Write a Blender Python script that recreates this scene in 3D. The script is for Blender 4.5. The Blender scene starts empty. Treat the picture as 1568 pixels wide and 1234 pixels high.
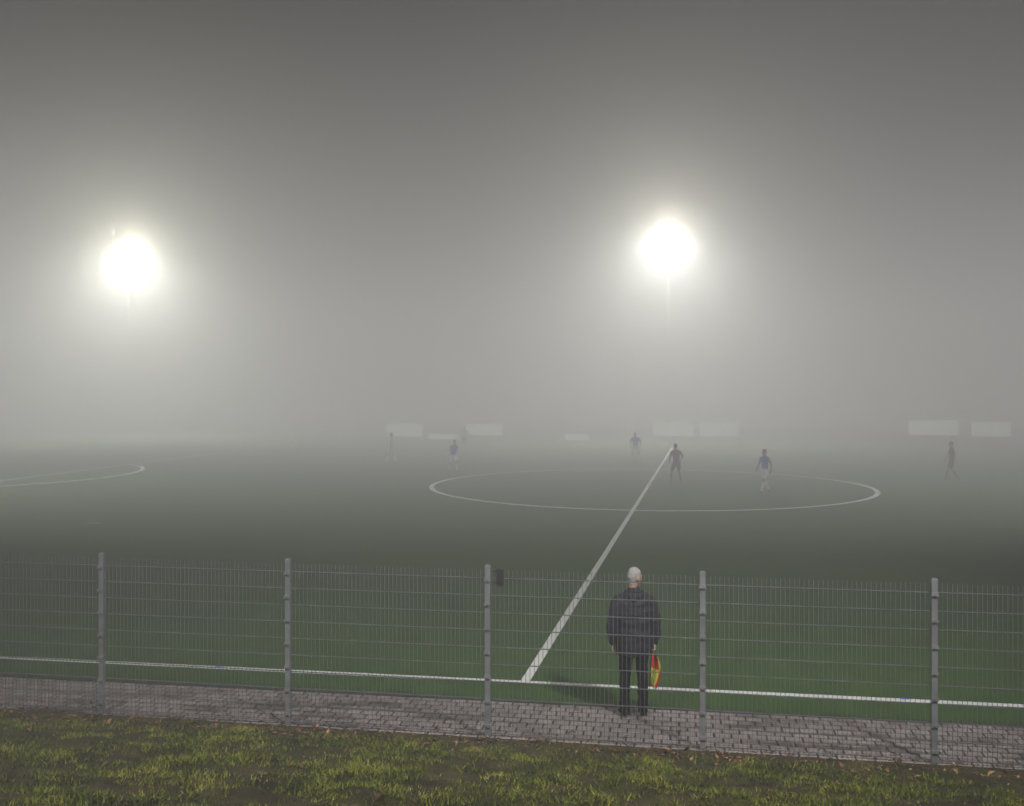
import bpy, math, random
import numpy as np
from mathutils import Vector, Matrix, noise
random.seed(7); rng=np.random.default_rng(7)
S=bpy.context.scene
S.view_settings.view_transform='Standard'; S.view_settings.look='None'; S.view_settings.exposure=0
COL=S.collection

# ------------------------------------------------------------------ params
FOG_D=0.0305; FOG_G=0.5; FOG_EMIT=0.004; MIST_GLOW=0.235
FAR_P=62000; NEAR_FILL_P=7200; SIDE_FILL_P=62000
# ------------------------------------------------------------------ helpers
def newmat(name):
    m=bpy.data.materials.new(name); m.use_nodes=True
    return m,m.node_tree.nodes,m.node_tree.links,m.node_tree.nodes['Principled BSDF']
def mat(name,col,rough=.7,var=.25,scale=8,bump=.0,bscale=60,metal=0,spec=.4):
    m,N,L,B=newmat(name)
    B.inputs['Roughness'].default_value=rough; B.inputs['Metallic'].default_value=metal
    B.inputs['Specular IOR Level'].default_value=spec
    tc=N.new('ShaderNodeTexCoord'); n=N.new('ShaderNodeTexNoise'); n.inputs['Scale'].default_value=scale; n.inputs['Detail'].default_value=6
    r=N.new('ShaderNodeValToRGB'); r.color_ramp.elements[0].position=.3; r.color_ramp.elements[1].position=.7
    r.color_ramp.elements[0].color=tuple(c*(1-var) for c in col)+(1,); r.color_ramp.elements[1].color=tuple(min(1,c*(1+var)) for c in col)+(1,)
    L.new(tc.outputs['Object'],n.inputs['Vector']); L.new(n.outputs['Fac'],r.inputs['Fac']); L.new(r.outputs['Color'],B.inputs['Base Color'])
    if bump:
        n2=N.new('ShaderNodeTexNoise'); n2.inputs['Scale'].default_value=bscale; n2.inputs['Detail'].default_value=5
        b=N.new('ShaderNodeBump'); b.inputs['Strength'].default_value=bump; b.inputs['Distance'].default_value=.02
        L.new(tc.outputs['Object'],n2.inputs['Vector']); L.new(n2.outputs['Fac'],b.inputs['Height']); L.new(b.outputs['Normal'],B.inputs['Normal'])
    return m
def obj(name,verts,faces,mats=(),parent=None,loc=(0,0,0),rot=0,smooth=False):
    me=bpy.data.meshes.new(name); me.from_pydata([tuple(v) for v in verts],[],faces); me.update()
    for m in mats: me.materials.append(m)
    o=bpy.data.objects.new(name,me); COL.objects.link(o); o.location=loc; o.rotation_euler=(0,0,rot)
    if parent: o.parent=parent
    if smooth: me.polygons.foreach_set('use_smooth',[True]*len(me.polygons))
    return o
def empty(name,loc=(0,0,0),rot=0):
    e=bpy.data.objects.new(name,None); COL.objects.link(e); e.location=loc; e.rotation_euler=(0,0,rot); e.empty_display_size=.2; return e
class Geo:
    def __init__(s): s.v=[]; s.f=[]; s.m=[]
    def add(s,v,f,mi=0):
        o=len(s.v); s.v+= [tuple(x) for x in v]; s.f+=[tuple(i+o for i in q) for q in f]; s.m+=[mi]*len(f)
    def box(s,c,d,mi=0,M=None):
        x,y,z=[k/2 for k in d]; vs=[Vector((a*x,b*y,e*z)) for e in(-1,1) for b in(-1,1) for a in(-1,1)]
        if M: vs=[M@p for p in vs]
        vs=[p+Vector(c) for p in vs]
        s.add(vs,[(0,2,3,1),(4,5,7,6),(0,1,5,4),(2,6,7,3),(0,4,6,2),(1,3,7,5)],mi)
    def tube(s,pts,rad,segs=12,side=(1,0,0),mi=0):
        pts=[Vector(p) for p in pts]; rad=[(r,r) if not isinstance(r,tuple) else r for r in rad]
        d0=(pts[0]-pts[1]).normalized(); d1=(pts[-1]-pts[-2]).normalized()
        P=[pts[0]+d0*min(rad[0])*.55]+pts+[pts[-1]+d1*min(rad[-1])*.55]
        R=[(rad[0][0]*.6,rad[0][1]*.6)]+rad+[(rad[-1][0]*.6,rad[-1][1]*.6)]
        vs=[]; n=len(P)
        for i in range(n):
            t=(P[min(i+1,n-1)]-P[max(i-1,0)]).normalized()
            a=Vector(side); a=(a-t*a.dot(t)); 
            if a.length<1e-3: a=Vector((0,1,0))-t*t.y
            a.normalize(); b=t.cross(a)
            for k in range(segs):
                w=2*math.pi*k/segs; vs.append(P[i]+a*math.cos(w)*R[i][0]+b*math.sin(w)*R[i][1])
        fs=[(i*segs+k,i*segs+(k+1)%segs,(i+1)*segs+(k+1)%segs,(i+1)*segs+k) for i in range(n-1) for k in range(segs)]
        fs.append(tuple(range(segs))[::-1]); fs.append(tuple((n-1)*segs+k for k in range(segs)))
        s.add(vs,fs,mi)
    def ball(s,c,r,mi=0,nu=14,nv=10,f=None):
        c=Vector(c); r=(r,r,r) if not isinstance(r,tuple) else r
        vs=[(0,0,1)]; 
        for i in range(1,nv):
            th=math.pi*i/nv
            for k in range(nu):
                w=2*math.pi*k/nu; vs.append((math.sin(th)*math.cos(w),math.sin(th)*math.sin(w),math.cos(th)))
        vs.append((0,0,-1)); vs=[Vector((p[0]*r[0],p[1]*r[1],p[2]*r[2])) for p in vs]
        if f: vs=[f(p) for p in vs]
        vs=[p+c for p in vs]
        fs=[(0,1+k,1+(k+1)%nu) for k in range(nu)]
        for i in range(nv-2):
            for k in range(nu): fs.append((1+i*nu+k,1+(i+1)*nu+k,1+(i+1)*nu+(k+1)%nu,1+i*nu+(k+1)%nu))
        l=len(vs)-1; fs+=[(l,1+(nv-2)*nu+(k+1)%nu,1+(nv-2)*nu+k) for k in range(nu)]
        s.add(vs,fs,mi)
    def make(s,name,mats=(),**k):
        o=obj(name,s.v,s.f,mats,**k)
        if len(mats)>1: o.data.polygons.foreach_set('material_index',s.m)
        return o
def remesh(o,vox,smooth=3,disp=0,dscale=.12,mats=None,fn=None,vfn=None):
    """voxel-union the parts into one continuous surface and bake it"""
    m=o.modifiers.new('r','REMESH'); m.mode='VOXEL'; m.voxel_size=vox; m.use_smooth_shade=True
    if smooth:
        q=o.modifiers.new('s','SMOOTH'); q.factor=.5; q.iterations=smooth
    dg=bpy.context.evaluated_depsgraph_get(); dg.update()
    me=bpy.data.meshes.new_from_object(o.evaluated_get(dg)); o.modifiers.clear()
    o.data=me; me.name=o.name
    if disp:
        nrm=[v.normal.copy() for v in me.vertices]
        for v,nn in zip(me.vertices,nrm):
            p=v.co; a=noise.noise(Vector((p.x/dscale,p.y/dscale,p.z/dscale*1.6)))+.5*noise.noise(p*(2.3/dscale))
            v.co=p+nn*a*disp
    if vfn:
        nrm=[v.normal.copy() for v in me.vertices]
        for v,nn in zip(me.vertices,nrm): v.co=vfn(v.co.copy(),nn)
    if mats is not None:
        me.materials.clear()
        for x in mats: me.materials.append(x)
    me.update()
    if fn: me.polygons.foreach_set('material_index',[fn(p.center) for p in me.polygons])
    me.polygons.foreach_set('use_smooth',[True]*len(me.polygons)); me.update()
    return o

# ------------------------------------------------------------------ site frame
T=Vector((.171,14.02,0)); A=math.radians(10.85); U=Vector((math.sin(A),math.cos(A),0)); V=Vector((math.cos(A),-math.sin(A),0))
At=math.radians(9.5); VT=Vector((math.cos(At),-math.sin(At),0))
Af=math.radians(10.1); W=Vector((math.cos(Af),-math.sin(Af),0)); WN=Vector((math.sin(Af),math.cos(Af),0)); F0=Vector((-.28,11.77,0))
HW=29.9

# ------------------------------------------------------------------ ground materials
def turf_mat():
    m,N,L,B=newmat('artificial_turf'); B.inputs['Roughness'].default_value=.9; B.inputs['Specular IOR Level'].default_value=.12
    tc=N.new('ShaderNodeTexCoord')
    def nz(s,d=4):
        n=N.new('ShaderNodeTexNoise'); n.inputs['Scale'].default_value=s; n.inputs['Detail'].default_value=d; L.new(tc.outputs['Object'],n.inputs['Vector']); return n
    a=nz(.15,3); b=nz(30,3); c=nz(2.2,5)
    r=N.new('ShaderNodeValToRGB'); r.color_ramp.elements[0].position=.36; r.color_ramp.elements[1].position=.64
    r.color_ramp.elements[0].color=(.022,.060,.014,1); r.color_ramp.elements[1].color=(.090,.160,.040,1)
    ad=N.new('ShaderNodeMath'); ad.operation='ADD'; m1=N.new('ShaderNodeMath'); m1.operation='MULTIPLY'; m1.inputs[1].default_value=.6
    m2=N.new('ShaderNodeMath'); m2.operation='MULTIPLY'; m2.inputs[1].default_value=.2
    m3=N.new('ShaderNodeMath'); m3.operation='MULTIPLY_ADD'; m3.inputs[1].default_value=.2
    L.new(b.outputs['Fac'],m1.inputs[0]); L.new(a.outputs['Fac'],m2.inputs[0]); L.new(c.outputs['Fac'],m3.inputs[0]); L.new(m2.outputs[0],m3.inputs[2])
    L.new(m1.outputs[0],ad.inputs[0]); L.new(m3.outputs[0],ad.inputs[1]); L.new(ad.outputs[0],r.inputs['Fac']); L.new(r.outputs['Color'],B.inputs['Base Color'])
    bp=N.new('ShaderNodeBump'); bp.inputs['Strength'].default_value=.6; bp.inputs['Distance'].default_value=.02
    L.new(b.outputs['Fac'],bp.inputs['Height']); L.new(bp.outputs['Normal'],B.inputs['Normal'])
    return m
M_turf=turf_mat()
M_ground=mat('meadow_ground',(.05,.075,.03),.95,.4,1.5,.4,30)
M_line=mat('line_paint',(.80,.80,.78),.8,.08,30,.3,80)
M_blue=mat('blue_line_paint',(.05,.10,.5),.8,.1,30)
R=1500
obj('ground',[(-R,-R,-.02),(R,-R,-.02),(R,R,-.02),(-R,R,-.02)],[(0,1,2,3)],[M_ground])
def P(s,v): return T+U*s+V*v
def quad(pts,z): return [(p.x,p.y,z) for p in pts]
PE0=Vector((-.37,13.2,0)); Ap=math.radians(9.3); WP=Vector((math.cos(Ap),-math.sin(Ap),0))
obj('football_pitch',quad([PE0-WP*55,PE0+WP*55,P(63,57),P(63,-57)],0.0),[(0,1,2,3)],[M_turf])
g=Geo()
def strip(pts,w,z=.006,mi=0,closed=False):
    n=len(pts); vs=[]
    for i,p in enumerate(pts):
        a=pts[(i-1)%n] if (closed or i>0) else p; b=pts[(i+1)%n] if (closed or i<n-1) else p
        t=(b-a).normalized(); q=Vector((-t.y,t.x,0))*w/2
        vs+=[(p.x+q.x,p.y+q.y,z),(p.x-q.x,p.y-q.y,z)]
    fs=[(2*i,2*i+1,2*((i+1)%n)+1,2*((i+1)%n)) for i in range(n if closed else n-1)]
    g.add(vs,fs,mi)
strip([T-VT*46,T+VT*46],.14)
strip([P(.07,0),P(HW-.2,0)],.13); strip([P(HW+.2,0),P(2*HW-.07,0)],.13)
strip([P(2*HW,-45.2),P(2*HW,45.2)],.12)
C=P(HW,0)
strip([C+Vector((math.cos(a),math.sin(a),0))*9.2 for a in [2*math.pi*i/160 for i in range(160)]],.2,z=.010,closed=True)
strip([C+Vector((math.cos(a),math.sin(a),0))*.1 for a in [2*math.pi*i/16 for i in range(16)]],.12,z=.014,closed=True)
for sg in(-1,1):
    gl=45.2; bx=gl-16.5; sp=gl-11
    strip([P(1,sg*gl),P(2*HW-1,sg*gl)],.12,z=.010)
    strip([P(HW-20.16,sg*gl),P(HW-20.16,sg*bx),P(HW+20.16,sg*bx),P(HW+20.16,sg*gl)],.15,z=.014)
    a0=math.acos(5.5/9.15)
    strip([P(HW+math.sin(a)*9.15,sg*(sp-math.cos(a)*9.15)) for a in [(-a0+.02)+(2*a0-.04)*i/40 for i in range(41)]],.22,z=.018)
    strip([P(HW-.1,sg*sp),P(HW+.1,sg*sp)],.2,z=.010)
strip([Vector((-12.95,31,0)),Vector((-12.5,30.95,0))],.12,z=.012)
for x in(-4.27,5.1):
    k=(x-T.x)/VT.x; q=T+VT*k; strip([q+U*.07-VT*.05,q+U*.07+VT*.05],.07,z=.013,mi=1)
g.make('pitch_markings',[M_line,M_blue])

def paver_mat():
    m,N,L,B=newmat('concrete_pavers'); B.inputs['Roughness'].default_value=.75
    tc=N.new('ShaderNodeTexCoord'); br=N.new('ShaderNodeTexBrick')
    br.inputs['Scale'].default_value=1; br.inputs['Brick Width'].default_value=.2; br.inputs['Row Height'].default_value=.165
    br.inputs['Mortar Size'].default_value=.012; br.inputs['Mortar Smooth'].default_value=.3; br.inputs['Bias'].default_value=-.1
    br.inputs['Color1'].default_value=(.36,.31,.295,1); br.inputs['Color2'].default_value=(.25,.215,.205,1); br.inputs['Mortar'].default_value=(.03,.03,.025,1)
    L.new(tc.outputs['Object'],br.inputs['Vector'])
    n=N.new('ShaderNodeTexNoise'); n.inputs['Scale'].default_value=1.1; n.inputs['Detail'].default_value=7; n.inputs['Roughness'].default_value=.65
    mp=N.new('ShaderNodeMapping'); mp.inputs['Rotation'].default_value=(0,0,.5); mp.inputs['Scale'].default_value=(.55,2.2,1); L.new(tc.outputs['Object'],mp.inputs['Vector']); L.new(mp.outputs['Vector'],n.inputs['Vector'])
    r=N.new('ShaderNodeValToRGB'); r.color_ramp.elements[0].position=.38; r.color_ramp.elements[1].position=.50; r.color_ramp.elements[0].color=(.32,.32,.30,1); r.color_ramp.elements[1].color=(1.1,1.1,1.1,1)
    L.new(n.outputs['Fac'],r.inputs['Fac'])
    mx=N.new('ShaderNodeMix'); mx.data_type='RGBA'; mx.blend_type='MULTIPLY'; mx.inputs['Factor'].default_value=1
    L.new(br.outputs['Color'],mx.inputs['A']); L.new(r.outputs['Color'],mx.inputs['B'])
    L.new(mx.outputs['Result'],B.inputs['Base Color'])
    bp=N.new('ShaderNodeBump'); bp.inputs['Strength'].default_value=.7; bp.inputs['Distance'].default_value=.01; bp.invert=True
    L.new(br.outputs['Fac'],bp.inputs['Height']); L.new(bp.outputs['Normal'],B.inputs['Normal'])
    return m
M_pav=paver_mat()
PL=60
obj('paved_path',[(-PL,-1.75,0),(PL,-1.75,0),(PL,-.05,0),(-PL,-.05,0)],[(0,1,2,3)],[M_pav],loc=(PE0.x,PE0.y,.012),rot=-Ap)
M_kerb=mat('kerb_concrete',(.05,.06,.045),.9,.3,6,.3,60)
o=Geo(); 
for i in range(-60,60): o.box((i*1.0+.5,0,-.02),(.994,.07,.08))
o.make('kerb_edging',[M_kerb],loc=(PE0.x,PE0.y,.0),rot=-Ap)

# grass bank
def nn_(x,y): return -((x-F0.x)*WN.x+(y-F0.y)*WN.y)
def sst(a,b,x): t=max(0,min(1,(x-a)/(b-a))); return t*t*(3-2*t)
def bank_z(x,y):
    n=nn_(x,y)
    if n<=0: return .0+ .02*max(n,-1)
    z=.225*n - .09*(1-math.exp(-n/.5))
    z=z if z<2.0 else 2.0+.36*(1-math.exp(-(z-2.0)/.36))
    amp=sst(.0,1.2,n)
    z+=amp*(.08*noise.noise(Vector((x*.5,y*.5,3)))+.05*noise.noise(Vector((x*2.1,y*2.1,1)))+.03*noise.noise(Vector((x*5,y*5,1))))
    z+=.014*noise.noise(Vector((x*9,y*9,5)))
    return max(z+.02,-.01)
xs=sorted(set([round(x,3) for x in np.arange(-9,9.01,.08)]+[round(x,2) for x in np.arange(-60,-9,1.5)]+[round(x,2) for x in np.arange(9.5,61,1.5)]))
ns=[round(x,3) for x in list(np.arange(-.02,7,.07))+list(np.arange(7,14,.5))+list(np.arange(14,60,4))]
vs=[];nx=len(xs)
for n in ns:
    for x in xs:
        p=F0+W*x-WN*n; vs.append((p.x,p.y,bank_z(p.x,p.y)))
fs=[(j*nx+i,j*nx+i+1,(j+1)*nx+i+1,(j+1)*nx+i)[::-1] for j in range(len(ns)-1) for i in range(nx-1)]
M_soil=mat('mossy_soil',(.050,.045,.016),.95,.6,2.3,.8,45)
obj('grass_bank',vs,fs,[M_soil],smooth=True)
def grass_mat():
    m,N,L,B=newmat('grass_blades'); B.inputs['Roughness'].default_value=.6; B.inputs['Specular IOR Level'].default_value=.2
    ge=N.new('ShaderNodeNewGeometry'); tc=N.new('ShaderNodeTexCoord')
    n=N.new('ShaderNodeTexNoise'); n.inputs['Scale'].default_value=1.9; n.inputs['Detail'].default_value=6; n.inputs['Roughness'].default_value=.7; L.new(tc.outputs['Object'],n.inputs['Vector'])
    r=N.new('ShaderNodeValToRGB'); e=r.color_ramp.elements; e[0].position=.34; e[0].color=(.028,.042,.010,1); e[1].position=.76; e[1].color=(.42,.35,.11,1)
    for ps,c in((.44,(.064,.090,.014)),(.54,(.145,.175,.022)),(.65,(.29,.29,.040))):
        k=e.new(ps); k.color=c+(1,)
    a=N.new('ShaderNodeMath'); a.operation='MULTIPLY_ADD'; a.inputs[1].default_value=.26; a.inputs[2].default_value=-.13
    s=N.new('ShaderNodeMath'); s.operation='ADD'
    L.new(ge.outputs['Random Per Island'],a.inputs[0]); L.new(a.outputs[0],s.inputs[0]); L.new(n.outputs['Fac'],s.inputs[1]); L.new(s.outputs[0],r.inputs['Fac'])
    L.new(r.outputs['Color'],B.inputs['Base Color'])
    return m
NB=250000
tx=rng.uniform(-8.5,8.5,NB); tn=rng.uniform(.0,6.2,NB)
bv=[];
for x,n in zip(tx,tn):
    p=F0+W*x-WN*n
    d=noise.noise(Vector((p.x*1.1,p.y*1.1,9)))+.8*noise.noise(Vector((p.x*3.7,p.y*3.7,2)))+.4*noise.noise(Vector((p.x*8,p.y*8,2)))
    prob=.66+d*1.4
    edge=sst(.0,.95,n+.45*noise.noise(Vector((p.x*1.5,p.y,0))))
    if random.random()>prob*edge: continue
    z=bank_z(p.x,p.y); h=random.uniform(.016,.042)*max(.5,1+.8*d); w=random.uniform(.003,.0055)
    a=random.uniform(0,6.283); l=random.uniform(.4,1.6)*h; b=a+random.uniform(.6,2.4)
    wx,wy=math.cos(a)*w,math.sin(a)*w; lx,ly=math.cos(b)*l,math.sin(b)*l
    bv.append(((p.x-wx,p.y-wy,z-.004),(p.x+wx,p.y+wy,z-.004),(p.x+lx,p.y+ly,z+h)))
bv=np.array(bv,dtype=np.float32).reshape(-1,3); nb=len(bv)//3
me=bpy.data.meshes.new('grass'); me.vertices.add(len(bv)); me.vertices.foreach_set('co',bv.ravel())
me.loops.add(len(bv)); me.loops.foreach_set('vertex_index',np.arange(len(bv),dtype=np.int32))
me.polygons.add(nb); me.polygons.foreach_set('loop_start',np.arange(0,len(bv),3,dtype=np.int32)); 
me.update(calc_edges=True); me.validate(); me.materials.append(grass_mat())
COL.objects.link(bpy.data.objects.new('grass',me))
def leaf_mat():
    m,N,L,B=newmat('dead_leaves'); B.inputs['Roughness'].default_value=.6
    ge=N.new('ShaderNodeNewGeometry'); r=N.new('ShaderNodeValToRGB'); e=r.color_ramp.elements
    e[0].color=(.05,.025,.012,1); e[1].color=(.40,.24,.12,1); k=e.new(.6); k.color=(.15,.08,.035,1)
    L.new(ge.outputs['Random Per Island'],r.inputs['Fac']); L.new(r.outputs['Color'],B.inputs['Base Color']); return m
g=Geo()
for i in range(4200):
    x=random.uniform(-9,9); n=random.gauss(.24,.24) if i<3300 else random.uniform(-1.2,5)
    p=F0+W*x-WN*n; z=(bank_z(p.x,p.y)+.010) if n>0 else .022
    s=random.uniform(.007,.02) if random.random()<.93 else random.uniform(.025,.045)
    a=random.uniform(0,6.28); Mx=Matrix.Rotation(a,3,'Z')@Matrix.Rotation(random.uniform(-.6,.6),3,'X')
    out=[(0,-1.2,0),(.55,-.4,.25),(.6,.3,.3),(0,1.2,.1),(-.6,.3,.35),(-.5,-.4,.2),(0,0,-.02)]
    vs=[Mx@(Vector(q)*s)+Vector((p.x,p.y,z+s*.25)) for q in out]
    g.add(vs,[(0,1,6),(1,2,6),(2,3,6),(3,4,6),(4,5,6),(5,0,6)])
g.make('fallen_leaves',[leaf_mat()])

# ------------------------------------------------------------------ fence
M_galv=mat('galvanised_steel',(.24,.245,.255),.5,.2,5,.05,80,metal=.4)
M_wire=mat('galvanised_wire',(.17,.175,.18),.5,.2,5,0,80,metal=.4)
SP=2.44
fe=empty('mesh_fence',loc=F0,rot=-Af)
for k in range(-7,8):
    g=Geo(); x=k*SP; H=1.97
    g.box((x,0,H/2-.1),(.06,.04,H+.2)); g.box((x,0,H+.012),(.066,.046,.024)); g.box((x,0,H+.03),(.045,.03,.014))
    for i in range(7):
        zz=.15+i*.28; g.box((x,-.031,zz),(.075,.02,.035)); g.box((x,-.045,zz),(.014,.012,.014))
    g.make('post_%d'%(k+8),[M_galv],parent=fe)
g=Geo()
for k in range(-7,7):
    x0=k*SP+.038; x1=(k+1)*SP-.038; nb_=int((x1-x0)/.05); st=(x1-x0)/nb_
    for i in range(nb_+1):
        g.box((x0+i*st,.022,.98),(.0052,.0052,1.93))
    for j in range(10):
        z=.05+j*.2
        for dy in(.016,.028): g.box(((x0+x1)/2,dy,z),(x1-x0+.01,.0062,.0085))
g.make('wire_panels',[M_wire],parent=fe)
g=Geo(); cx=.145
g.box((cx,-.0,1.86),(.075,.035,.19)); g.box((cx-.055,0,1.93),(.05,.02,.012)); g.box((cx-.055,0,1.80),(.05,.02,.012)); g.box((cx,-.022,1.86),(.045,.01,.13))
o=g.make('junction_box',[mat('dark_grey_plastic',(.025,.027,.03),.5,.15,10)],parent=fe)
b=o.modifiers.new('b','BEVEL'); b.width=.004

# ------------------------------------------------------------------ people
M_skin=mat('skin',(.42,.24,.18),.55,.12,20); M_hairg=mat('grey_hair',(.34,.33,.31),.8,.35,60,.6,90)
M_jack=mat('dark_jacket',(.018,.019,.025),.65,.25,6,.5,25,spec=.25); M_trou=mat('dark_trousers',(.008,.009,.013),.8,.25,8,.3,40,spec=.2)
M_shoe=mat('black_shoes',(.012,.012,.013),.4,.2,15); M_sole=mat('pale_sole',(.25,.24,.23),.7,.15,20)
M_eye=mat('eye_white',(.7,.7,.68),.3,.02,5); M_iris=mat('iris',(.03,.03,.04),.3,.02,5); M_lip=mat('lips',(.32,.13,.11),.5,.1,20)
def hand_mesh(name,curl,thumb_in=1):
    """right hand, hanging along -z, palm facing -x, wrist at origin, thumb toward +y"""
    g=Geo()
    g.tube([(0,0,.03),(0,0,-.01),(-.002,0,-.05),(-.004,0,-.092)],[(.022,.030),(.021,.031),(.017,.041),(.013,.040)],12,side=(1,0,0))
    for i,(y,L) in enumerate([(.030,.072),(.010,.080),(-.010,.075),(-.029,.058)]):
        p=Vector((-.004,y,-.080)); a=.15; pts=[p.copy()]; 
        for s in(.28,.36,.24,.20):
            a+=curl*(1 if s>.25 else .8); p=p+Vector((-math.sin(a),y*.06,-math.cos(a)))*L*s*1.15; pts.append(p.copy())
        g.tube(pts,[.0098,.0092,.0085,.0078,.0065],8)
    g.tube([(0,.022,-.02),(-.012,.044,-.045),(-.022,.052,-.072),(-.034,.046-.01*thumb_in,-.092)],[.013,.012,.0105,.008],8)
    o=g.make(name,[M_skin]); remesh(o,.0035,2,mats=[M_skin]); return o
hand_relaxed=hand_mesh('hand_relaxed',.22); hand_grip=hand_mesh('hand_grip',.78)
ME_REL=hand_relaxed.data; ME_GRIP=hand_grip.data
bpy.data.objects.remove(hand_relaxed); bpy.data.objects.remove(hand_grip)
def add_hand(me,parent,loc,rot=(0,0,0),left=False,name='hand',s=1):
    o=bpy.data.objects.new(name,me); COL.objects.link(o); o.parent=parent; o.location=loc; o.rotation_euler=rot; o.scale=(-s if left else s,s,s); return o
def head_parts(parent,center,turn,hair_mat,vox=.006,scale=1,name='head',tilt=0,skin=None):
    skin=skin or M_skin
    g=Geo()
    def f(p):
        q=p.copy()
        if q.z<0: k=1+q.z*1.9; q.x*=k; q.y=q.y*(1+q.z*.9)+(-q.z)*.18
        else: q.y=q.y-.012*q.z/.12
        return q
    g.ball((0,0,0),(.076,.097,.12),f=f,nu=24,nv=18)
    g.tube([(0,-.03,-.19),(0,-.02,-.10),(0,-.01,-.04)],[.056,.054,.055],14)
    g.tube([(0,.094,.018),(0,.108,-.008),(0,.114,-.024)],[.008,.011,.014],8)
    g.tube([(-.05,.078,.03),(0,.094,.034),(.05,.078,.03)],[.008,.01,.008],8)
    g.tube([(-.02,.084,-.058),(0,.093,-.058),(.02,.084,-.058)],[.007,.009,.007],8)
    g.ball((0,.082,-.098),(.022,.018,.018))
    for sx in(-1,1):
        g.ball((sx*.08,-.008,-.008),(.010,.020,.032),nu=10,nv=8)
        g.ball((sx*.042,.066,-.025),(.02,.02,.02),nu=10,nv=8)
    o=g.make(name,[skin])
    def isface(c):
        if c.z<-.075: return 0
        if abs(c.x)>.074 and abs(c.y+.008)<.025 and abs(c.z+.008)<.034: return 0
        lim=.045 if c.z>.055 else (.012 if c.z>-.02 else -.03)
        if c.z>.07: lim=.07
        if abs(c.x)<.03 and abs(c.z+.058)<.009 and c.y>.08: return 2
        return 1 if c.y<lim else 0
    def vf(p,n):
        if isface(p)==1: return p+n*(.007+.005*noise.noise(p*45))
        return p
    remesh(o,vox,2,mats=[skin,hair_mat,M_lip],fn=isface,vfn=vf)
    o.parent=parent; o.location=center; o.rotation_euler=(tilt,0,turn); o.scale=(scale,)*3
    e=Geo()
    for sx in(-1,1):
        e.ball((sx*.031,.083,.008),(.013,.010,.009),0,10,8); e.ball((sx*.031,.0915,.008),(.005,.003,.005),1,8,6)
    e.make('eyes',[M_eye,M_iris],parent=o,smooth=True)
    return o
def shoe(parent,loc,rz,name,m=None,sole=None,s=1):
    g=Geo()
    g.tube([(0,-.085,.05),(0,-.03,.055),(0,.05,.045),(0,.12,.035),(0,.165,.028)],[(.036,.042),(.042,.05),(.046,.038),(.045,.03),(.032,.020)],12,side=(1,0,0))
    g.tube([(0,-.05,.05),(0,-.045,.12)],[.046,.046],12)
    o=g.make(name,[m or M_shoe]); 
    def fn(c): return 1 if c.z<.022 else 0
    remesh(o,.007,2,mats=[m or M_shoe,sole or M_sole],fn=fn,vfn=lambda p,n:Vector((p.x,p.y,max(p.z,.004))))
    o.parent=parent; o.location=loc; o.rotation_euler=(0,0,rz); o.scale=(s,)*3; return o

mp=empty('linesman',loc=(1.50,12.56,.012))
g=Geo()
def ell(pts,rad,segs=20): g.tube(pts,rad,segs,side=(1,0,0))
ell([(0,0,.75),(0,0,.82),(0,.0,.98),(0,-.005,1.12),(0,-.01,1.28),(0,-.02,1.40),(0,-.015,1.475),(0,-.005,1.53),(0,.0,1.56)],
    [(.215,.150),(.222,.158),(.225,.165),(.222,.158),(.228,.150),(.228,.135),(.175,.108),(.105,.085),(.075,.075)])
g.tube([(-.15,-.015,1.45),(0,-.02,1.50),(.15,-.015,1.45)],[.062,.065,.062],12,side=(0,1,0))
for sx,dy in((1,0),(-1,0)):
    g.tube([(sx*.175,-.015,1.435),(sx*.235,-.02,1.34),(sx*.262,-.03,1.18),(sx*.272,-.01,1.05),(sx*.262,.03,.93),(sx*.258,.04,.895)],[.078,.074,.066,.062,.055,.052],14)
jk=g.make('jacket',[M_jack])
def jv(p,n):
    a=0
    a+=.006*math.sin(p.z*46+6*noise.noise(p*3.0))*max(0,noise.noise(p*5)+.35)
    if abs(p.z-1.36)<.008 and abs(p.x)<.2: a-=.004
    if abs(p.z-.80)<.007: a-=.005
    q=p+n*a
    if q.z<.757: q.z=.757+ .004*math.sin(q.x*30)
    return q
remesh(jk,.009,2,disp=.012,dscale=.14,mats=[M_jack],vfn=jv); jk.parent=mp
g=Geo()
ring=[(math.sin(a)*.083,-math.cos(a)*.078-.002,1.545+.03*(1-math.cos(a))*-.2) for a in [math.radians(t) for t in range(-150,151,20)]]
g.tube(ring,[(.02,.034)]*len(ring),10,side=(0,0,1))
g.tube([(-.10,-.085,1.50),(-.05,-.125,1.475),(0,-.14,1.465),(.05,-.125,1.475),(.10,-.085,1.50)],[.022,.034,.04,.034,.022],10)
cl=g.make('collar',[M_jack]); remesh(cl,.007,2,disp=.005,dscale=.06,mats=[M_jack]); cl.parent=mp
g=Geo()
g.tube([(0,.0,.96),(0,.0,.86),(0,.0,.80)],[(.165,.125),(.178,.13),(.17,.125)],16)
for sx in(-1,1):
    g.tube([(sx*.088,0,.86),(sx*.095,.0,.74),(sx*.103,.01,.52),(sx*.110,.0,.46),(sx*.112,-.015,.28),(sx*.114,-.015,.10),(sx*.114,-.01,.055)],[(.095,.115),(.090,.105),(.070,.082),(.067,.078),(.064,.074),(.062,.070),(.063,.072)],14)
tr=g.make('trousers',[M_trou]); remesh(tr,.009,2,disp=.009,dscale=.10,mats=[M_trou]); tr.parent=mp
shoe(mp,(-.118,.02,0),math.radians(14),'shoe_left'); shoe(mp,(.118,.02,0),math.radians(-12),'shoe_right')
head_parts(mp,(.012,.02,1.70),math.radians(-48),M_hairg,.0055,name='head',tilt=-.05,scale=1.02)
add_hand(ME_REL,mp,(-.26,.045,.885),(.15,0,-.2),left=True,name='hand_left')
add_hand(ME_GRIP,mp,(.258,.045,.885),(-.35,0,.1),name='hand_right')
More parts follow.
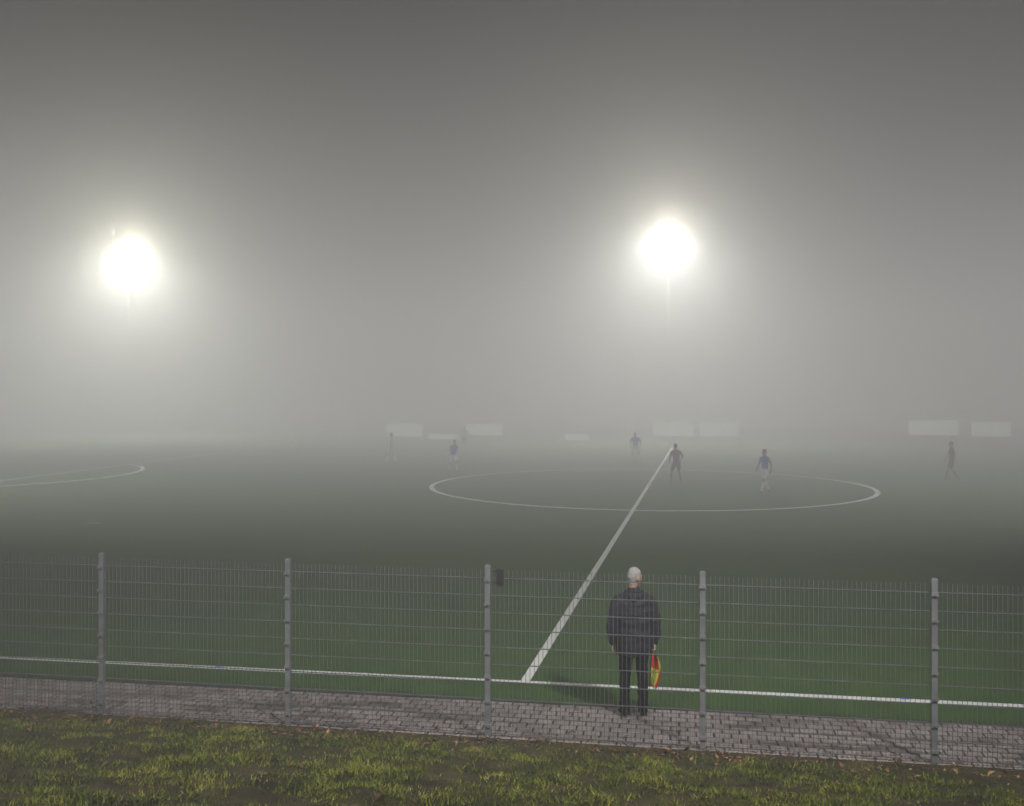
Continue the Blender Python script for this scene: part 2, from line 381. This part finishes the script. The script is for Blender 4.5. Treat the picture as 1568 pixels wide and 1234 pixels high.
M_fr=mat('flag_red',(.85,.05,.02),.7,.1,20); M_fy=mat('flag_yellow',(.70,.75,.05),.7,.1,20)
fl=empty('linesman_flag',loc=(1.50+.235,12.56+.09,.012+.80))
g=Geo(); dirp=Vector((-.03,.16,-1)).normalized(); g.tube([-dirp*.09,dirp*.50],[.008,.007],10); g.tube([-dirp*.10,dirp*.06],[.012,.012],10)
g.make('pole',[mat('flag_pole_black',(.02,.02,.02),.4,.1,10)],parent=fl,smooth=True)
vs=[];fs=[];mi=[];nu,nv=14,18
for j in range(nv+1):
    for i in range(nu+1):
        a=i/nu; b=j/nv; q=dirp*(.06+.42*b)
        off=Vector((.11*math.sin(a*1.9)*(.45+.7*math.sin(b*2.6+.35)), -.035*a+.02*math.sin(a*9+b*2), -.06*a))
        vs.append(q+off)
for j in range(nv):
    for i in range(nu): fs.append((j*(nu+1)+i,j*(nu+1)+i+1,(j+1)*(nu+1)+i+1,(j+1)*(nu+1)+i)); mi.append(((2*i)//nu+(2*j+3)//nv)%2)
co=obj('cloth',vs,fs,[M_fr,M_fy],parent=fl,smooth=True); co.data.polygons.foreach_set('material_index',mi)

def player(name,loc,face,shirt,shorts,socks,pose,h=1.78,hair=(.04,.03,.02),lean=.0):
    e=empty(name,loc=loc,rot=face)
    k=h/1.78
    ms=[M_skin,mat(name+'_shirt',shirt,.7,.15,8),mat(name+'_shorts',shorts,.7,.1,8),mat(name+'_socks',socks,.8,.1,8),M_shoe]
    mh=mat(name+'_hair',hair,.8,.2,40)
    if pose=='run':   L=dict(kneeL=(-.10,.30,.60),ankL=(-.10,.22,.17),kneeR=(.10,-.02,.50),ankR=(.10,-.34,.26)); arms=dict(eL=(-.26,-.20,1.18),wL=(-.22,.03,1.06),eR=(.25,.12,1.15),wR=(.18,.30,1.30)); lean=.12
    elif pose=='walk':L=dict(kneeL=(-.10,.16,.50),ankL=(-.11,.27,.09),kneeR=(.10,-.04,.49),ankR=(.11,-.28,.12)); arms=dict(eL=(-.25,-.12,1.16),wL=(-.24,-.10,.92),eR=(.25,.08,1.16),wR=(.24,.2,.95))
    elif pose=='wide':L=dict(kneeL=(-.20,.06,.50),ankL=(-.28,.0,.08),kneeR=(.17,.08,.50),ankR=(.24,.02,.08)); arms=dict(eL=(-.30,-.04,1.18),wL=(-.27,.12,.98),eR=(.30,-.04,1.18),wR=(.26,.12,.98)); lean=.05
    else:             L=dict(kneeL=(-.11,.02,.50),ankL=(-.13,-.02,.08),kneeR=(.11,.03,.50),ankR=(.13,-.01,.08)); arms=dict(eL=(-.25,-.03,1.17),wL=(-.25,.04,.93),eR=(.25,-.03,1.17),wR=(.25,.04,.93))
    def le(p):
        p=Vector(p)
        if p.z>.93: p.y+=lean*(p.z-.93)/.5*1.0
        return p
    g=Geo(); seg=[]
    g.tube([le(q) for q in[(0,0,.86),(0,0,.95),(0,0,1.08),(0,0,1.25),(0,-.01,1.38),(0,-.005,1.45),(0,.0,1.50)]],[(.155,.115),(.165,.12),(.15,.105),(.175,.115),(.18,.11),(.12,.085),(.06,.06)],14)
    for s,sx in(('L',-1),('R',1)):
        hp=Vector((sx*.09,0,.90)); kn=Vector(L['knee'+s]); an=Vector(L['ank'+s])
        g.tube([hp,hp.lerp(kn,.55),kn],[.10,.088,.058],10); cm=kn.lerp(an,.35)+Vector((0,-.012,0))
        g.tube([kn,cm,kn.lerp(an,.75),an],[.056,.056,.042,.036],10)
        d=Vector((0,1,0)) if an.z<.2 or s=='L' else Vector((0,.6,-.75))
        g.tube([an+Vector((0,-.05,-.03)),an+d*.05+Vector((0,0,-.04)),an+d*.17+Vector((0,0,-.05))],[(.034,.034),(.042,.034),(.034,.02)],10)
        sh=le((sx*.185,0,1.40)); el=le(arms['e'+s]); wr=le(arms['w'+s])
        g.tube([sh,sh.lerp(el,.5),el],[.058,.052,.042],10); g.tube([el,wr],[.04,.027],10)
        seg+=[('thigh',hp,kn),('shin',kn,an),('foot',an+Vector((0,-.05,-.04)),an+d*.17+Vector((0,0,-.05))),('uarm',sh,el),('farm',el,wr)]
        v=(wr-el).normalized(); ho=add_hand(ME_REL,e,wr*k,(0,0,0),left=(sx<0),name='hand_'+('left' if sx<0 else 'right'),s=k)
        ho.rotation_euler=Vector((0,0,-1)).rotation_difference(v).to_euler()
    b=g.make('body',[M_skin])
    def fn(c):
        best=None;bd=9
        for nme,a,bb in seg:
            ab=bb-a; t=max(0,min(1,(c-a).dot(ab)/ab.length_squared)); dd=(c-(a+ab*t)).length
            if nme=='shin' and t>.98: continue
            if dd<bd: bd=dd;best=(nme,t)
        cl=le((0,0,min(max(c.z,.9),1.45)))
        td=math.sqrt(((c.x-cl.x)/1.5)**2+(c.y-cl.y)**2) if c.z>.86 else 9
        if td<bd+.02: return 2 if c.z<.97 else (1 if c.z<1.48 else 0)
        n,t=best
        if n=='thigh': return 2 if t<.8 else 0
        if n=='shin': return 0 if t<.12 else 3
        if n=='foot': return 4
        if n=='uarm': return 1 if t<.72 or pose=='wide' else 0
        return 0
    remesh(b,.016,2,mats=ms,fn=fn,disp=.006,dscale=.1); b.parent=e; b.scale=(k,)*3
    hc=le((0,.02,1.62)); head_parts(e,hc*k,0,mh,.009,scale=k*1.0,name='head')
    return e
WH=(.85,.85,.85); BL=(.05,.16,.6); BK=(.02,.02,.025); RD=math.radians
player('football_player',(10.0,40.3,.0),RD(115),BL,WH,WH,'walk',1.78)
player('referee',(7.15,44.3,0),RD(20),(.03,.03,.03),BK,BK,'wide',1.80)
player('football_player',(-2.93,50.7,-.07),RD(-150),BL,WH,WH,'run',1.74)
player('football_player',(7.0,57.8,0),RD(170),BL,WH,WH,'wide',1.76)
player('football_player',(-6.7,56.7,0),RD(60),WH,WH,WH,'walk',1.78)
player('football_player',(19.8,45.9,0),RD(75),BK,BK,BK,'walk',1.82)
player('football_player',(-3.2,69,0),RD(180),WH,BL,WH,'stand',1.78)
# white perimeter panels on the far side, emission standing in for ambient fog light
M_board,N,L,B=newmat('white_board_fog_glow'); B.inputs['Base Color'].default_value=(.88,.88,.88,1); B.inputs['Roughness'].default_value=.6
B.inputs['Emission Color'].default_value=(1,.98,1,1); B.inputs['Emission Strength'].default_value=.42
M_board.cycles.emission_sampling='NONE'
M_rail=mat('rail_steel',(.3,.3,.3),.5,.1,4,metal=.5)
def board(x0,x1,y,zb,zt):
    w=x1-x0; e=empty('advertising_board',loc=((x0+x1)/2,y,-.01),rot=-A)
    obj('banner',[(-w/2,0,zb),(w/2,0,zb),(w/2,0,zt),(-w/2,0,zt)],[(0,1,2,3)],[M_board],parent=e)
    g=Geo()
    for a in(-w/2+.03,w/2-.03): g.box((a,.04,zt/2),(.05,.05,zt),0)
    g.box((0,-.0,zt+.02),(w+.04,.03,.03),0); g.box((0,0,zb-.02),(w+.04,.03,.03),0)
    g.make('frame',[M_rail],parent=e)
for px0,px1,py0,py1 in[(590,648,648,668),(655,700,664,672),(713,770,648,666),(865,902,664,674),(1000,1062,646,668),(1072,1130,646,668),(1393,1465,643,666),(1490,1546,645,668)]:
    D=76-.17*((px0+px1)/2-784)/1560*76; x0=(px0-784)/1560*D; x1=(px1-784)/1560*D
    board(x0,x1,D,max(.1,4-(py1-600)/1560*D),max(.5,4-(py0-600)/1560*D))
g=Geo()
for i in range(-20,21): g.box((i*2.5,0,.55),(.06,.06,1.1))
g.box((0,0,1.1),(101,.05,.05)); 
g.make('pitch_railing',[M_rail],loc=tuple(P(2*HW+5,0)),rot=-A)

# ------------------------------------------------------------------ floodlights: far masts in view, near and side fill masts added
Mem,N,L,B=newmat('floodlight_glass'); B.inputs['Base Color'].default_value=(.9,.9,.9,1); B.inputs['Emission Color'].default_value=(1,.96,.9,1); B.inputs['Emission Strength'].default_value=14
Mem.cycles.emission_sampling='NONE'
M_mast=mat('mast_steel',(.2,.2,.2),.7,.1,3,metal=.0)
def floodlight(x,y,h,aim,power,pw,tilt=55,size=155,off=1.3):
    d=Vector((aim[0]-x,aim[1]-y,0)); rz=math.atan2(d.y,d.x)-math.pi/2
    e=empty('floodlight_mast',loc=(x,y,0),rot=rz)  # name shared with the added off-frame fill masts
    g=Geo(); g.tube([(0,0,0),(0,0,h*.5),(0,0,h-.9)],[.08,.06,.045],14); g.box((0,0,.15),(.5,.5,.3)); 
    for z in(h-.45,h+.45): g.box((0,0,z),(2.6,.08,.08))
    g.box((0,0,h-.2),(.1,.1,1.7)); g.make('mast',[M_mast],parent=e)
    g=Geo(); q=Geo(); Rm=Matrix.Rotation(-.5,3,'X')
    for z in(h-.45,h+.45):
        for xx in(-1.0,0,1.0):
            g.box((xx,.2,z),(.66,.22,.5),0,Rm); c=Vector((xx,.2,z))+Rm@Vector((0,.116,0)); q.box(c,(.58,.012,.42),0,Rm)
    g.make('lamp_housings',[M_mast],parent=e); q.make('lamp_glasses',[Mem],parent=e)
    sp=bpy.data.lights.new('floodlight_beam','SPOT'); sp.energy=power; sp.color=(1,.965,.985); sp.spot_size=math.radians(size); sp.spot_blend=1; sp.shadow_soft_size=.8
    o=bpy.data.objects.new('beam',sp); COL.objects.link(o); o.parent=e; o.location=(0,off,h); o.rotation_euler=(RD(90-tilt),0,0)
    if pw:
        pl=bpy.data.lights.new('floodlight_spill','POINT'); pl.energy=pw; pl.color=(1,.925,.81); pl.shadow_soft_size=1.5
        o=bpy.data.objects.new('spill',pl); COL.objects.link(o); o.parent=e; o.location=(0,2.4,h+.1)
floodlight(12.9,84,16.9,(5,45),FAR_P*.72,12000,66,156)
floodlight(-35.8,95,17.1,(-15,50),FAR_P*1.3,25000,66,156)
floodlight(-8,0,11,(-1,12),NEAR_FILL_P,0,48,84)  # added off-frame lamp, lights the grass bank and path
floodlight(9,-2,15,(-2,23),NEAR_FILL_P*4.2,0,32,60)  # added off-frame lamp, brightens the turf between fence and centre circle
floodlight(44,32,18,(6,44),SIDE_FILL_P,0,34,67)  # unseen side lamp, added to brighten players and horizon fog
floodlight(-42,36,18,(-3,46),SIDE_FILL_P,0,34,67)  # its left counterpart, likewise added out of view

# ------------------------------------------------------------------ fog + world
fm=bpy.data.materials.new('fog_volume'); fm.use_nodes=True; N=fm.node_tree.nodes; L=fm.node_tree.links; N.clear()
out=N.new('ShaderNodeOutputMaterial'); vsn=N.new('ShaderNodeVolumeScatter'); em=N.new('ShaderNodeEmission'); ad=N.new('ShaderNodeAddShader')
vsn.inputs['Density'].default_value=FOG_D; vsn.inputs['Anisotropy'].default_value=FOG_G; vsn.inputs['Color'].default_value=(.96,.935,.985,1)
em.inputs['Color'].default_value=(1,.965,.98,1); em.inputs['Strength'].default_value=FOG_D*FOG_EMIT  # even self-glow of the fog, substitutes for ambient scattered light
L.new(vsn.outputs[0],ad.inputs[0]); L.new(em.outputs[0],ad.inputs[1]); L.new(ad.outputs[0],out.inputs['Volume'])
g=Geo(); g.box((0,80,22),(340,300,50)); fo=g.make('fog_bank',[fm])
# added glowing box over the playing area, in place of light scattered repeatedly by mist
f2=bpy.data.materials.new('mist_glow_volume'); f2.use_nodes=True; N=f2.node_tree.nodes; L=f2.node_tree.links; N.clear()
out=N.new('ShaderNodeOutputMaterial'); em=N.new('ShaderNodeEmission'); em.inputs['Color'].default_value=(1,.96,1,1); em.inputs['Strength'].default_value=FOG_D*MIST_GLOW
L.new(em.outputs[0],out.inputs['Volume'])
g=Geo(); g.box((0,60,6.95),(260,120,14.1)); g.make('added_mist_glow',[f2],loc=(0,25,0),rot=-math.radians(3))
w=bpy.data.worlds.new('World'); S.world=w; w.use_nodes=True; bg=w.node_tree.nodes['Background']; bg.inputs['Color'].default_value=(.9,.88,1,1); bg.inputs['Strength'].default_value=.012

cam=bpy.data.cameras.new('camera'); co=bpy.data.objects.new('camera',cam); COL.objects.link(co)
co.location=(0,0,4); co.rotation_euler=(math.radians(90),0,0); cam.sensor_width=36; cam.lens=36*1560/1568; cam.shift_y=-17/1568; cam.clip_end=3000; cam.clip_start=.05
S.camera=co
print('blades',nb)
